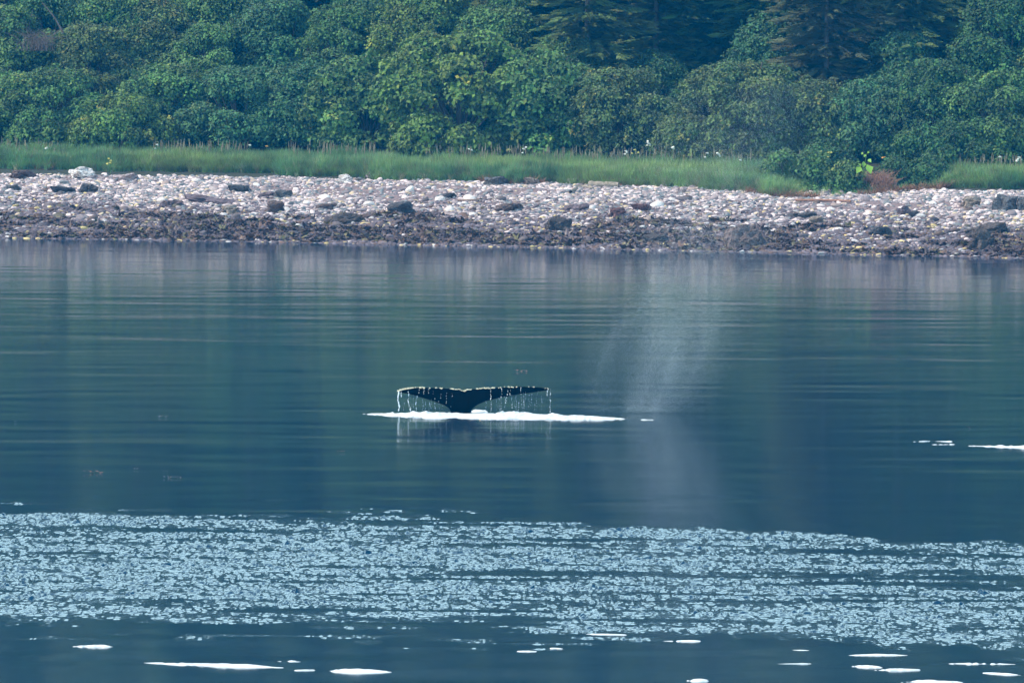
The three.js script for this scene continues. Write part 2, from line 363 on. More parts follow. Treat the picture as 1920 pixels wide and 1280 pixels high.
drift([[1104, 350], [1130, 350], [1160, 351]], 0.17, 0.14, 'thick brown plank lying along the grass edge');
drift([[1112, 356], [1090, 353], [1070, 364]], 0.05, 0.09, 'bent grey brown log below the white elongated boulder');
drift([[1490, 379], [1530, 379], [1575, 380], [1596, 381]], 0.06, 0.045, 'long thin reddish stick lying on the pebbles on the right', std(rgb(0.3, 0.15, 0.1), 0.9));
drift([[858, 379], [880, 379], [898, 378]], 0.05, 0.04, 'short brown stick on the sandy patch', std(rgb(0.28, 0.18, 0.13), 0.9));

const leafM = new THREE.MeshPhysicalMaterial({ color: 0xffffff, roughness: 1, side: THREE.DoubleSide, transmission: 0.22, thickness: 0 });
// ------------------------------------------------------------------ grass, flowers and low plants
const grassLow = polyIn([[-300, 318], [0, 319], [240, 324], [480, 326], [640, 332], [720, 338], [900, 342], [960, 346], [1200, 351], [1330, 358], [1440, 368], [1520, 374], [1600, 368], [1740, 358], [1800, 352], [1920, 356], [2200, 356]].map(([x, y]) => onGround(x, y - 2.5)).map((p) => [p.x, inland(p)]));
{
  const blade = (a, lean, h, w) => {
    const s = Math.sin(a), c = Math.cos(a), p = [], idx = [0, 1, 2, 2, 1, 3, 2, 3, 4];
    for (const [f, ww] of [[0, 1], [0.55, 0.8], [1, 0]]) for (const e of f === 1 ? [0] : [-1, 1]) p.push(c * lean * f * f - s * e * w * ww + c * 0.05, h * f, s * lean * f * f + c * e * w * ww + s * 0.05);
    return buffer(p, idx);
  };
  const tuft = mergeGeometries(Array.from({ length: 16 }, () => blade(rr(0, 6.28), rr(0.05, 0.45), rr(0.55, 1), rr(0.008, 0.015))));
  const tuftW = mergeGeometries([tuft, mergeGeometries(Array.from({ length: 8 }, () => { const g = blade(rr(0, 6.28), rr(0.05, 0.35), rr(0.6, 0.95), 0.012); g.translate(rr(-0.14, 0.14), 0, rr(-0.14, 0.14)); return g; }))]);
  const grass = new Copies(), stalks = new Copies(), thatch = new Copies();
  const K = 470 * RAD;
  const pxOf = (x) => W / 2 + x / K;
  for (let k = 0; k < 26000; k++) {
    const x = rr(-30, 30), low = grassLow(x) + 0.7 * fbm(x / 0.9, 40, 3), t = low + Math.pow(rnd(), 1.2) * (27.3 - low), px = pxOf(x);
    const gap = smooth(1430, 1520, px) * smooth(1790, 1735, px);
    if (rnd() < gap * 0.93) continue;
    const edge = smooth(0, 0.7, t - low), n = fbm(x / 1.6, t / 1.2, 3), h = (0.84 + 0.3 * n) * lerp(0.5, 1, edge) * (1 - 0.5 * gap) * rr(0.75, 1.25);
    place(x, ground(x, t) - 0.03, shore(x) - t, gauss() * 0.06, rr(0, 6.28), gauss() * 0.06, 1.05, h, 1.05);
    const y = smooth(-0.4, 0.6, fbm(x / 4 + 11, t / 3, 3)), v = rr(0.55, 1.35) * (0.85 + 0.5 * fbm(x / 0.9, t / 0.7 + 60, 2));
    grass.add(M4, rnd() < 0.13 ? rgb(0.4 * v, 0.36 * v, 0.2 * v) : rgb(lerp(0.19, 0.33, y) * v, lerp(0.36, 0.44, y) * v, lerp(0.14, 0.13, y) * v));
  }
  tag(grass.build('grass', tuftW, leafM, scene), 'tall green beach grass in a strip between pebbles and bushes', 'grass', null, 'stuff');
  for (let k = 0; k < 1500; k++) {
    const x = rr(-28, 28), low = grassLow(x), t = low + rr(-0.35, 0.35), v = rr(0.6, 1.3);
    if (fbm(x / 2.5 + 30, 1, 3) < 0.0) continue;
    place(x, ground(x, t) - 0.02, shore(x) - t, gauss() * 0.3, rr(0, 6.28), gauss() * 0.3, 1.2, rr(0.16, 0.38), 1.2);
    thatch.add(M4, rgb(0.32 * v, 0.17 * v, 0.1 * v));
  }
  tag(thatch.build('dead_grass', tuft, dbl(0xffffff, 0.9), scene), 'orange brown dead grass along the lower edge of the green grass', 'dead grass', null, 'stuff');
  // flowering stalks above the grass
  const head = new THREE.CylinderGeometry(0.012, 0.03, 0.26, 5); head.translate(0, 0.98, 0);
  const stem = new THREE.CylinderGeometry(0.004, 0.006, 0.9, 4); stem.translate(0, 0.45, 0);
  const stalk = mergeGeometries([head, stem]);
  for (let k = 0; k < 800; k++) {
    const x = rr(-28, 28), t = rr(25, 27.2), px = pxOf(x);
    if (rnd() < smooth(1440, 1520, px) * smooth(1800, 1740, px) || fbm(x / 3, 8, 2) < -0.25) continue;
    const v = rr(0.7, 1.3);
    place(x, ground(x, t), shore(x) - t, gauss() * 0.07, rr(0, 6.28), gauss() * 0.07, 1, rr(0.82, 1.2), 1);
    stalks.add(M4, rgb(0.22 * v, 0.18 * v, 0.11 * v));
  }
  tag(stalks.build('grass_stalk', stalk, std(0xffffff, 0.9), scene), 'tan seed stalks standing above the beach grass', 'grass stalks', null, 'stuff');
}
// flower heads: [photo x, photo y, colour, label]
{
  const white = std(rgb(0.8, 0.78, 0.7), 0.8), yellow = std(rgb(0.7, 0.6, 0.15), 0.8), orange = std(rgb(0.75, 0.35, 0.06), 0.8), green = dbl(rgb(0.08, 0.16, 0.04), 0.8);
  const blooms = [31, 32, 33].map((q) => { const g = rockGeometry(q, 1, 0.7); g.scale(0.055, 0.04, 0.055); return g; }), stemG = new THREE.CylinderGeometry(0.012, 0.018, 1, 5);
  const lists = [
    [468, 272, 'w', 1, 'single white flower head standing above the grass on the left'], [500, 274, 'o', 1, 'small orange flower right of the single white one on the left'],
    [87, 277, 'w', 2, 'pale flower heads in front of the leftmost bush'], [294, 271, 'w', 2, 'cream flower head below the second bush from the left'],
    [884, 281, 'w', 2, 'tiny white flower above the middle of the grass'], [955, 280, 'y', 2, 'yellowish flower head left of the white pair'],
    [982, 279, 'w', 3, 'white pair of flower heads above the grass, near the middle'], [1174, 283, 'w', 3, 'white flower head left of the yellow one'],
    [1191, 281, 'y', 3, 'yellow flower head right of a white one'], [1218, 270, 'w', 5, 'tall stem with several cream flower heads below the bush edge'],
    [1262, 277, 'w', 4, 'cream flower stem right of the tall flowering one'], [1327, 287, 'w', 2, 'faint cream flower stem left of the pale pair in the mist'],
    [1348, 289, 'w', 3, 'pale pair of flower heads in the mist'], [1389, 300, 'w', 1, 'lone white flower low in the grass under the mist'],
    [1540, 284, 'y', 2, 'yellowish flower pair left of the bright green plant'], [1555, 286, 'y', 3, 'pale yellow flower cluster nearest the bright green plant'],
    [1660, 297, 'o', 4, 'orange yellow flower right of the bright green plant'], [1876, 294, 'w', 1, 'dull white flower head left of the white group at the right edge'],
    [1912, 295, 'w', 5, 'white flower group at the right edge above the grass'], [207, 301, 'y', 4, 'yellow green flower low in the grass on the left'],
  ];
  for (const [px, py, c, n, label] of lists) {
    const low = py > 296 && px < 1500, p = atInland(px, py, low ? 474 : 477.5), t = inland(p), y0 = profile(t), h = Math.max(0.3, p.y - y0);
    const o = thing('wildflower', label, 'flower', new THREE.Vector3(p.x, y0, p.z));
    const s = part('stem', stemG, green, o); s.scale.y = h; s.position.y = h / 2;
    const m = c === 'w' ? white : c === 'y' ? yellow : orange;
    for (let k = 0; k < n; k++) {
      const f = part('flower_head', blooms[k % 3], m, o);
      f.position.set(k ? rr(-0.16, 0.16) : 0, h + (k ? rr(-0.2, 0.14) : 0), k ? rr(-0.1, 0.1) : 0);
    }
  }
}
// ------------------------------------------------------------------ trees
const leaf = (l, w) => buffer([0, 0, 0, -w, 0.15 * l, l * 0.5, 0, 0, l * 0.45, w, 0.15 * l, l * 0.5, 0, -0.12 * l, l], [0, 2, 1, 0, 3, 2, 1, 2, 4, 2, 3, 4]);
const spray = (n, reach, l, w) => mergeGeometries(Array.from({ length: n }, () => { const g = leaf(l * rr(0.75, 1.25), w * rr(0.8, 1.2)); g.rotateX(rr(-0.2, 0.9)); g.rotateZ(gauss() * 0.5); g.rotateY(rr(0, 6.28)); g.translate(gauss() * reach, gauss() * reach * 0.45, gauss() * reach); return g; }));
const alderSpray = spray(11, 0.12, 0.15, 0.057), bigSpray = spray(10, 0.13, 0.19, 0.075);
const barkM = std(rgb(0.12, 0.1, 0.085), 0.95), deadM = std(rgb(0.13, 0.1, 0.09), 0.95);
const rustM = std(rgb(0.34, 0.18, 0.12), 0.95);
const tint = { green: [0.08, 0.175, 0.04], yellow: [0.11, 0.195, 0.035], blue: [0.058, 0.155, 0.055], deep: [0.045, 0.12, 0.03], olive: [0.095, 0.155, 0.04], brown: [0.095, 0.115, 0.05] };
const HERO = new THREE.Vector3();
function alder(px, top, foot, w, depth, colour, label, big = false, density = 1, name = 'alder_tree', category = 'tree') {
  const p = atInland(px, top, depth), k = -p.z * RAD, t = inland(p), y0 = profile(t), ht = p.y - y0, rx = w * k / 2;
  const o = thing(name, label, category, new THREE.Vector3(p.x, y0 - 0.1, p.z));
  const lobes = [], n = Math.round(rx * ht * 3.2) + 8;
  for (let i = 0; i < n; i++) {
    const a = rr(0, 6.283), v = Math.pow(rnd(), 0.8), taper = Math.sqrt(Math.max(0.06, 1 - Math.pow(Math.max(0, v - 0.3) / 0.75, 2))), r = rr(0.32, 0.95) * Math.min(1, rx * 0.5);
    lobes.push([Math.cos(a) * (1.14 * rx * taper - r * 0.6) * rr(0.45, 1), Math.min(ht - r * 0.8, 0.5 + v * (ht - 0.8)), Math.sin(a) * (rx * taper - r * 0.6) * 0.85, r]);
  }
  for (let i = 0; i < n * 0.45; i++) { const a = rr(0, 6.283), r = rr(0.4, 0.7); lobes.push([Math.cos(a) * (rx - r * 0.6) * rr(0.5, 1), rr(0.25, 1.3), Math.sin(a) * (rx - r * 0.6) * 0.85, r]); }
  lobes.push([gauss() * 0.2, ht - 0.55, 0, 0.6]);
  for (let i = 0; i < 5; i++) { const u = rr(-0.75, 0.75), r = rr(0.16, 0.3); for (let q = 0; q < 3; q++) lobes.push([u * rx + gauss() * 0.06 + q * 0.05, ht * (1.02 - 0.3 * u * u) - 0.5 + q * 0.28, rr(-0.4, 0.4), r * (1 - q * 0.22)]); }
  const limb = [], top3 = new THREE.Vector3();
  for (const [lx, ly, lz] of lobes) if (rnd() < 0.6) limb.push(bar([new THREE.Vector3(gauss() * 0.1, 0, gauss() * 0.1), new THREE.Vector3(lx * 0.35, ly * 0.45, lz * 0.35), top3.set(lx, ly, lz).clone()], 0.07, 0.02, 5, 9));
  part('trunk', mergeGeometries(limb), barkM, o);
  const crown = new Copies(), base = tint[colour];
  for (const [lx, ly, lz, r] of lobes) {
    const m = Math.round(r * r * 108 * density / (big ? 1.6 : 1)), lv = rr(0.75, 1.25), warm = rr(-0.1, 0.25);
    for (let i = 0; i < m; i++) {
      V.set(gauss(), gauss(), gauss()).normalize(); if (V.y < -0.35 && rnd() < 0.7) V.y *= -1;
      const d = r * (rr(0.75, 1.1) + 0.18 * noise2(V.x * 3 + lx, V.y * 3 + lz)), x = lx + V.x * d * 1.15, y = Math.max(0.15, ly + V.y * d * 0.85), z = lz + V.z * d;
      const s = rr(0.8, 1.35), v = lv * rr(0.55, 1.45);
      HERO.copy(V).multiplyScalar(0.8).addScaledVector(UPV, 0.55).normalize();
      Q.setFromUnitVectors(UPV, HERO).multiply(new THREE.Quaternion().setFromAxisAngle(UPV, rr(0, 6.28)));
      M4.compose(V.set(x, y, z), Q, S.set(s, s, s));
      const dry = rnd() < 0.025 ? 2.1 : 1;
      crown.add(M4, rgb(base[0] * v * (1 + warm) * dry, base[1] * v * (dry > 1 ? 1.3 : 1), base[2] * v));
    }
  }
  crown.build('crown', big ? bigSpray : alderSpray, leafM, o).userData.kind = 'stuff';
  return o;
}
const needleSpray = (() => {
  const parts = [];
  for (let i = 0; i < 20; i++) for (const s of [-1, 1]) {
    const z = i / 20 * 0.55, l = 0.24 * (1 - i / 22) * rr(0.8, 1.2), y = -0.05 * (z * 2) ** 2 + gauss() * 0.012;
    parts.push(buffer([0, y, z, s * l * 0.8, y - 0.05 * rnd(), z + l * 0.7, s * l * 0.1, y + 0.01, z + 0.11], [0, 1, 2]));
  }
  return mergeGeometries(parts);
})();
const needleM = dbl(0xffffff, 0.75);
function spruce(px, depth, top, w, colour, label, bottom = 0.3) {
  const p = atInland(px, 150, depth), t = inland(p), y0 = profile(t), ht = top, R = w / 2;
  const o = thing('spruce_tree', label, 'tree', new THREE.Vector3(p.x, y0 - 0.2, p.z));
  const trunk = new THREE.CylinderGeometry(0.04, 0.15, ht, 8, 6); trunk.translate(0, ht / 2, 0); part('trunk', trunk, barkM, o);
  const crown = new Copies(), base = tint[colour], boughs = [];
  for (let y = bottom; y < ht - 0.3; y += rr(0.07, 0.13)) {
    const f = 1 - y / ht, L = R * (0.25 + 0.85 * Math.pow(f, 0.75)) * rr(0.6, 1.1), a = rr(0, 6.283), n = Math.max(3, Math.round(L / 0.2)), lv = rr(0.7, 1.35), warm = rr(-0.1, 0.35);
    const at = (u) => new THREE.Vector3(Math.cos(a) * L * u, y + 0.14 * L * u - 0.42 * L * u * u + (u > 0.75 ? (u - 0.75) * 0.5 * L : 0), Math.sin(a) * L * u);
    boughs.push(bar([at(0), at(0.5), at(1)], 0.03, 0.007, 3, 7));
    for (let i = 1; i <= n; i++) for (const side of [-1, 0, 1]) {
      const u = i / n * rr(0.9, 1.05), q = at(u), spread = side * (0.2 + 0.5 * Math.sin(u * 2.6) * L * 0.32) * rr(0.6, 1.2);
      const s = rr(0.8, 1.3), v = lv * rr(0.75, 1.25);
      const s2 = s; place(q.x - Math.sin(a) * spread, q.y - Math.abs(spread) * 0.12 + gauss() * 0.03, q.z + Math.cos(a) * spread, rr(0.0, 0.35), Math.PI / 2 - a - side * 0.6 + gauss() * 0.25, gauss() * 0.15, s, s, s);
      crown.add(M4, rgb(base[0] * v * (1 + warm), base[1] * v, base[2] * v));
    }
  }
  crown.build('crown', needleSpray, needleM, o).userData.kind = 'stuff';
  part('branches', mergeGeometries(boughs), barkM, o);
  return o;
}
// front row of bushes: [photo x of the centre, top, foot, width, metres away, colour, label]
alder(-40, 130, 285, 220, 483, 'green', 'green alder bush at the far left edge of the photo');
alder(95, 128, 285, 220, 482, 'green', 'wide green alder bush second from the left behind the grass');
alder(225, 175, 285, 190, 480.5, 'yellow', 'low yellowish alder bush on the left, in front of the taller ones');
alder(320, 120, 285, 200, 483.5, 'green', 'green alder bush right of the low yellowish one');
alder(450, 125, 286, 210, 482.5, 'blue', 'bluish green alder bush right of the dark gap');
alder(575, 118, 287, 190, 483.5, 'blue', 'bluish green alder bush left of the coarse leaved one');
alder(690, 105, 288, 230, 482.5, 'green', 'coarse leaved alder bush beside the dark opening near the ground', true);
alder(860, 60, 289, 300, 482, 'yellow', 'largest coarse leaved alder in the middle, sunlit and round', true);
alder(1020, 95, 290, 230, 482.5, 'green', 'bright green alder bush right of the largest one', true);
alder(1165, 128, 292, 220, 483, 'olive', 'olive green alder bush left of the misty round one');
alder(1290, 215, 294, 130, 480.5, 'olive', 'small low alder bush at the foot of the misty round one');
alder(1390, 115, 294, 270, 481.5, 'olive', 'round alder bush seen through the whale mist');
alder(1520, 150, 300, 170, 483, 'olive', 'dull alder bush on the right side of the misty round one');
alder(1650, 145, 318, 180, 483.5, 'blue', 'dark bluish alder bush above the bright green plant');
alder(1760, 112, 310, 170, 482.5, 'deep', 'deep green alder with a pointed light top on the right');
alder(1880, 130, 300, 210, 482, 'green', 'green alder bush at the right edge above the grass');
alder(2010, 120, 300, 200, 484, 'green', 'green alder bush partly outside the right edge');
alder(1790, 225, 330, 190, 479.5, 'deep', 'low deep green bush sloping down to the right grass');
alder(1560, 268, 322, 100, 479.8, 'deep', 'low dark shrub in the dip of the grass');
alder(1468, 334, 365, 90, 473.6, 'green', 'low green shrub where the left grass ends', false, 1.3, 'low_shrub', 'shrub');
alder(1535, 345, 370, 60, 472.2, 'green', 'lowest green shrub reaching down onto the pebbles', false, 1.3, 'low_shrub', 'shrub');
alder(1590, 348, 368, 50, 471.6, 'green', 'small green shrub in front of the bright green plant', false, 1.3, 'low_shrub', 'shrub');
alder(1692, 322, 360, 100, 474.5, 'deep', 'dark shrub right of the orange brown dead shrub', false, 1.3, 'low_shrub', 'shrub');
alder(1735, 318, 360, 90, 475.5, 'deep', 'dark shrub against the left end of the right grass', false, 1.3, 'low_shrub', 'shrub');
// second row
alder(20, 10, 200, 200, 488, 'green', 'tall green alder in the upper left corner');
alder(170, 45, 200, 190, 487, 'olive', 'olive alder behind the low yellowish one');
alder(400, 45, 200, 200, 487.5, 'green', 'tall alder with a dark hollow on its left, second row');
alder(520, -5, 200, 220, 489, 'blue', 'tall bluish alder left of the upper middle, second row');
alder(640, 10, 180, 180, 488, 'green', 'tall alder behind the coarse leaved bush');
alder(800, -30, 120, 230, 488.5, 'yellow', 'tall yellow green alder behind the largest one');
alder(930, 10, 160, 170, 488, 'green', 'tall green alder left of the layered spruce boughs');
alder(1060, 65, 160, 150, 486.5, 'green', 'alder below the layered spruce boughs');
alder(1440, 30, 150, 150, 488, 'blue', 'narrow bluish alder between dark gap and brownish spruce');
alder(1880, -25, 160, 190, 488.5, 'deep', 'tall deep green alder in the upper right corner');
alder(1990, 0, 160, 190, 488, 'green', 'tall alder just outside the upper right corner');
alder(300, 0, 160, 150, 489, 'olive', 'olive alder near the top between dark gaps on the left');
alder(230, -20, 160, 200, 490, 'green', 'tall alder high in the upper left, third row');
alder(90, -30, 160, 200, 491, 'blue', 'tall bluish alder at the top left, third row');
alder(410, -40, 160, 190, 491, 'green', 'tall alder at the top edge left of the middle, third row');
alder(700, -45, 160, 200, 491, 'blue', 'tall bluish alder at the top edge, third row');
alder(960, -20, 160, 150, 490, 'deep', 'dark alder high behind the layered spruce boughs');
alder(1690, 60, 200, 150, 487, 'blue', 'bluish alder behind the dark bluish one on the right');
alder(1230, 100, 200, 140, 488, 'deep', 'dark alder in the shade right of the olive green bush');
// conifers behind
spruce(100, 495, 15, 6, 'deep', 'dark spruce at the top left behind the alders');
spruce(260, 494, 16, 6, 'deep', 'dark spruce with drooping boughs at the top, left of the third alder');
spruce(470, 496, 17, 6, 'deep', 'dark spruce mostly hidden behind the bluish alders');
spruce(720, 496, 16, 6, 'deep', 'dark spruce mostly hidden behind the middle alders');
spruce(940, 494, 16, 6, 'olive', 'spruce with a bough showing right of the yellow green alder');
spruce(1100, 488, 15, 7, 'olive', 'spruce with layered yellowish boughs at the upper middle');
spruce(1230, 493, 16, 6, 'olive', 'spruce with long rising boughs left of the dark gap');
spruce(1345, 496, 17, 7.5, 'deep', 'dark spruce deep in the shade of the dark gap');
spruce(1550, 487, 15, 7.5, 'brown', 'brownish spruce with long drooping boughs on the right');
spruce(1690, 489.5, 17, 7.5, 'olive', 'brownish green spruce behind the dark bluish alder');
spruce(1790, 495, 16, 6, 'deep', 'dark spruce between the brownish one and the upper right alder');
spruce(-80, 492, 16, 6, 'deep', 'dark spruce just outside the left edge');
spruce(2020, 494, 16, 6, 'deep', 'dark spruce just outside the right edge');
spruce(1440, 495, 17, 7, 'deep', 'dark spruce behind the narrow bluish alder');
spruce(1010, 497, 17, 7, 'deep', 'dark spruce behind the layered boughs at the upper middle');
spruce(600, 499, 17, 7, 'deep', 'dark spruce at the top between bluish alders');
spruce(360, 498, 17, 7, 'deep', 'dark spruce in the dark hollow at the top left');
spruce(10, 498, 17, 7, 'deep', 'dark spruce in the very upper left corner');
spruce(1880, 499, 17, 7, 'deep', 'dark spruce behind the upper right alder');
spruce(1620, 499, 17, 7, 'deep', 'dark spruce between the two brownish ones');
spruce(830, 499, 17, 7, 'deep', 'dark spruce behind the tall yellow green alder');
spruce(1230, 501, 17, 7, 'deep', 'dark spruce far back in the gap');
// bare twigs and dry shrubs
function twigs(px, py, depth, h, n, label, spread = 0.5) {
  const p = atInland(px, py, depth), o = thing('dead_shrub', label, 'dead shrub', p), list = [];
  for (let i = 0; i < n; i++) { const a = rr(0, 6.28), l = h * rr(0.3, 1), s = spread * rr(0.3, 1), bx = gauss() * spread * 0.35, bz = gauss() * spread * 0.3, w = gauss() * 0.12, at = (u) => new THREE.Vector3(bx + Math.cos(a) * s * u * u + w * Math.sin(5 * u), l * u * (1.25 - 0.35 * u), bz + Math.sin(a) * s * u * u); list.push(bar([at(0), at(0.5), at(1)], 0.013, 0.004, 4, 8)); }
  part('twigs', mergeGeometries(list), h < 1.3 ? rustM : deadM, o); return o;
}
twigs(70, 95, 485.5, 1.4, 120, 'bare brown twigs in the upper left between green alders', 1.1);
twigs(1650, 352, 472.4, 1.0, 230, 'orange brown dead shrub right of the bright green plant', 0.8);
twigs(1622, 352, 472.8, 0.7, 150, 'reddish brown dead shrub just left under the bright green plant', 0.5);
{
  const a = atInland(78, 5, 484), b = atInland(118, 62, 484);
  const m = part('bare_branch', bar([new THREE.Vector3(), b.clone().sub(a).multiplyScalar(0.5).add(new THREE.Vector3(0.06, 0.05, 0)), b.clone().sub(a)], 0.025, 0.06), deadM, scene);
  m.position.copy(a); tag(m, 'bare slanting branch at the very top left', 'branch');
}
{ // bright green leafy plant
  const p = atInland(1617, 335, 471.6), o = thing('leafy_plant', 'bright green plant with broad leaves in the dip of the grass', 'plant', p);
  const bright = dbl(rgb(0.2, 0.36, 0.03), 0.6), k = 477.8 * RAD;
  part('stem', bar([new THREE.Vector3(), new THREE.Vector3(0.1, 0.6, 0), new THREE.Vector3(0.2, 1.15, 0)], 0.02, 0.008, 5), std(rgb(0.1, 0.2, 0.04)), o);
  for (const [x, y, s] of [[1615, 312, 0.34], [1626, 308, 0.4], [1620, 302, 0.24], [1628, 298, 0.2], [1610, 306, 0.16], [1624, 289, 0.14], [1618, 285, 0.12], [1630, 284, 0.12], [1612, 318, 0.2]]) {
    const l = part('leaf', leaf(s * 1.35, s * 0.5), bright, o), q = atInland(x, y, 471.4);
    l.position.copy(q).sub(p); l.rotation.set(rr(0.5, 1.1), rr(-0.7, 0.7), rr(-0.5, 0.5));
  }
}
// forest on the hill behind
{
  const shapes = [];
  for (let i = 0; i < 7; i++) { const g = new THREE.ConeGeometry(0.24 * (1 - i * 0.115), 0.3, 9, 1, true), q = g.attributes.position; for (let k = 0; k < q.count; k++) q.setXYZ(k, q.getX(k) * (1 + 0.3 * (hash(k, i) - 0.5)), q.getY(k) - 0.05 * hash(i, k), q.getZ(k) * (1 + 0.3 * (hash(k + 3, i) - 0.5))); g.translate(0, 0.15 + i * 0.125, 0); shapes.push(g); }
  const g = mergeGeometries(shapes), f = new Copies();
  for (let k = 0; k < 9000; k++) {
    const t = 54 + 470 * Math.pow(rnd(), 1.1), x = rr(-1, 1) * (90 + t * 0.9), s = rr(13, 24), v = rr(0.6, 1.3);
    place(x, ground(x, t) - 0.5, shore(x) - t, 0, rr(0, 6.28), 0, s * rr(0.8, 1.1), s, s);
    f.add(M4, rgb(0.035 * v, 0.06 * v, 0.025 * v));
  }
  tag(f.build('hillside_forest', g, dbl(0xffffff, 0.9), scene), 'dark conifer forest covering the hill behind the shore trees', 'forest', null, 'stuff');
}

// ------------------------------------------------------------------ whale tail
const WZ = onWater(865, 774).z, WK = -WZ * RAD;
const wx = (px, py = 774) => atDepth(px, py, WZ).x;
const wy = (px, py) => atDepth(px, py, WZ).y;
{
  const topL = polyIn([[745, 732], [752, 729], [764, 726.5], [776, 724.5], [800, 725], [830, 726], [850, 727.5], [862, 729], [868, 731.5], [876, 729], [900, 726.5], [930, 725], [960, 723.5], [990, 723], [1015, 724.5], [1031, 727.5]]);
  const lowL = polyIn([[745, 733], [760, 735.5], [775, 739], [790, 743.5], [805, 748.5], [820, 753.5], [832, 758], [840, 763], [845, 771], [848, 782], [851, 800], [878, 800], [880, 782], [883, 770], [887, 764], [896, 757], [910, 751], [925, 746.5], [945, 742], [970, 737.5], [1000, 733.5], [1031, 728.5]]);
  const forward = (y) => 0.55 * Math.pow(Math.max(0, y + 0.1) / 0.8, 1.6);
  const nx = 150, ny = 32, pos = [], idx = [], x0 = wx(866);
  for (let i = 0; i <= nx; i++) {
    const px = lerp(745, 1031, i / nx), yt = wy(px, topL(px) + 0.4 * noise2(px * 0.5, 2)), yb = wy(px, lowL(px)), X = wx(px) - x0, e = Math.abs(px - 864) / 22;
    const tipT = 0.02 + 0.11 * Math.pow(1 - Math.min(1, Math.abs(px - 866) / (px < 866 ? 121 : 165)), 0.7), T = tipT + 0.17 * Math.exp(-e * e);
    for (let j = 0; j < ny; j++) {
      const a = j / ny * 6.2832, v = 0.5 - 0.5 * Math.cos(a), y = lerp(yb, yt, v), th = T * Math.sin(a) * (1 - 0.62 * v), sl = (forward(y + 0.02) - forward(y - 0.02)) / 0.04, il = 1 / Math.hypot(1, sl);
      pos.push(X, y - th * sl * il, forward(y) + th * il);
    }
  }
  for (let i = 0; i < nx; i++) for (let j = 0; j < ny; j++) { const a = i * ny + j, b = i * ny + (j + 1) % ny; idx.push(a, a + ny, b, b, a + ny, b + ny); }
  for (const i of [0, nx]) for (let j = 1; j + 1 < ny; j++) idx.push(i * ny, i * ny + (i ? j + 1 : j), i * ny + (i ? j : j + 1));
  const whale = thing('whale', 'black whale tail flukes raised above a line of white foam', 'whale', new THREE.Vector3(x0, 0, WZ));
  part('tail', buffer(pos, idx), new THREE.MeshPhysicalMaterial({ color: rgb(0.0012, 0.0014, 0.0022), roughness: 0.35, specularIntensity: 0.03, side: THREE.DoubleSide }), whale);
  // ragged trailing edge: its wet glint painted as pale beads
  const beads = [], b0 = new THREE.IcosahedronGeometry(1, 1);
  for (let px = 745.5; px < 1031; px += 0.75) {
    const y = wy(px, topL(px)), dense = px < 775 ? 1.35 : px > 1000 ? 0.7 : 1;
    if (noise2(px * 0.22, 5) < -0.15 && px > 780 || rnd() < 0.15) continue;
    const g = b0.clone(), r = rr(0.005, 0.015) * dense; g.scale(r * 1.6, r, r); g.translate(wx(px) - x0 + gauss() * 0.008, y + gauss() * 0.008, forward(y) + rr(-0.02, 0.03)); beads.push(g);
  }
  const te = part('edge_glint_beads', mergeGeometries(beads), new THREE.MeshPhysicalMaterial({ color: rgb(0.72, 0.64, 0.45), roughness: 0.3 }), whale);
  te.userData.label = 'pale beads painting the wet glint along the ragged top edge of the flukes';

  // water running off the tail
  const dropM = new THREE.MeshPhysicalMaterial({ color: rgb(0.78, 0.82, 0.86), roughness: 0.2 }), d0 = new THREE.IcosahedronGeometry(1, 1);
  const ORD = ['first', 'second', 'third', 'fourth', 'fifth', 'sixth', 'seventh', 'eighth', 'ninth', 'tenth', 'eleventh', 'twelfth', 'thirteenth', 'fourteenth', 'fifteenth', 'sixteenth', 'seventeenth', 'eighteenth', 'nineteenth', 'twentieth', 'twenty-first', 'twenty-second', 'twenty-third', 'twenty-fourth'];
  const sorted = (l) => l.sort((a, b) => a[0] - b[0]).map((q, i) => [...q, ORD[i]]);
  function stream(px, yTop, yLow, r, label, group, dx = 0, gapy = 1) {
    const list = [], y0 = wy(px, yTop), yL = wy(px, yLow), zf = forward(y0) + 0.06, o = new THREE.Vector3(wx(px), 0, WZ + zf);
    let drift_ = 0;
    for (let y = y0; y > yL; y -= rr(0.018, 0.05) * gapy) {
      const g = d0.clone(), q = 0.78 * r * rr(0.35, 1.3); drift_ += gauss() * 0.011;
      g.scale(q, q * rr(1, 2.6), q); g.translate(drift_ + dx * (y0 - y), y, gauss() * 0.01); list.push(g);
    }
    if (!list.length) return;
    const m = part('water_stream', mergeGeometries(list), dropM, scene); m.position.copy(o); tag(m, label, 'water stream', group);
  }
  stream(747, 733, 769, 0.022, 'thick white water stream falling from the left tip of the whale tail', null, -0.03, 0.85);
  stream(752, 733, 742, 0.016, 'short water trickle beside the left tip of the whale tail', null, -0.06, 0.8);
  stream(765, 733, 768, 0.015, 'curved water stream second from the left tip of the whale tail', null, 0.02);
  stream(1031, 728, 770, 0.015, 'broken chain of drops falling from the right tip of the whale tail', null, 0, 1.4);
  stream(1027.5, 729, 742, 0.011, 'short loop of drops inside the right tip of the whale tail', null, -0.12);
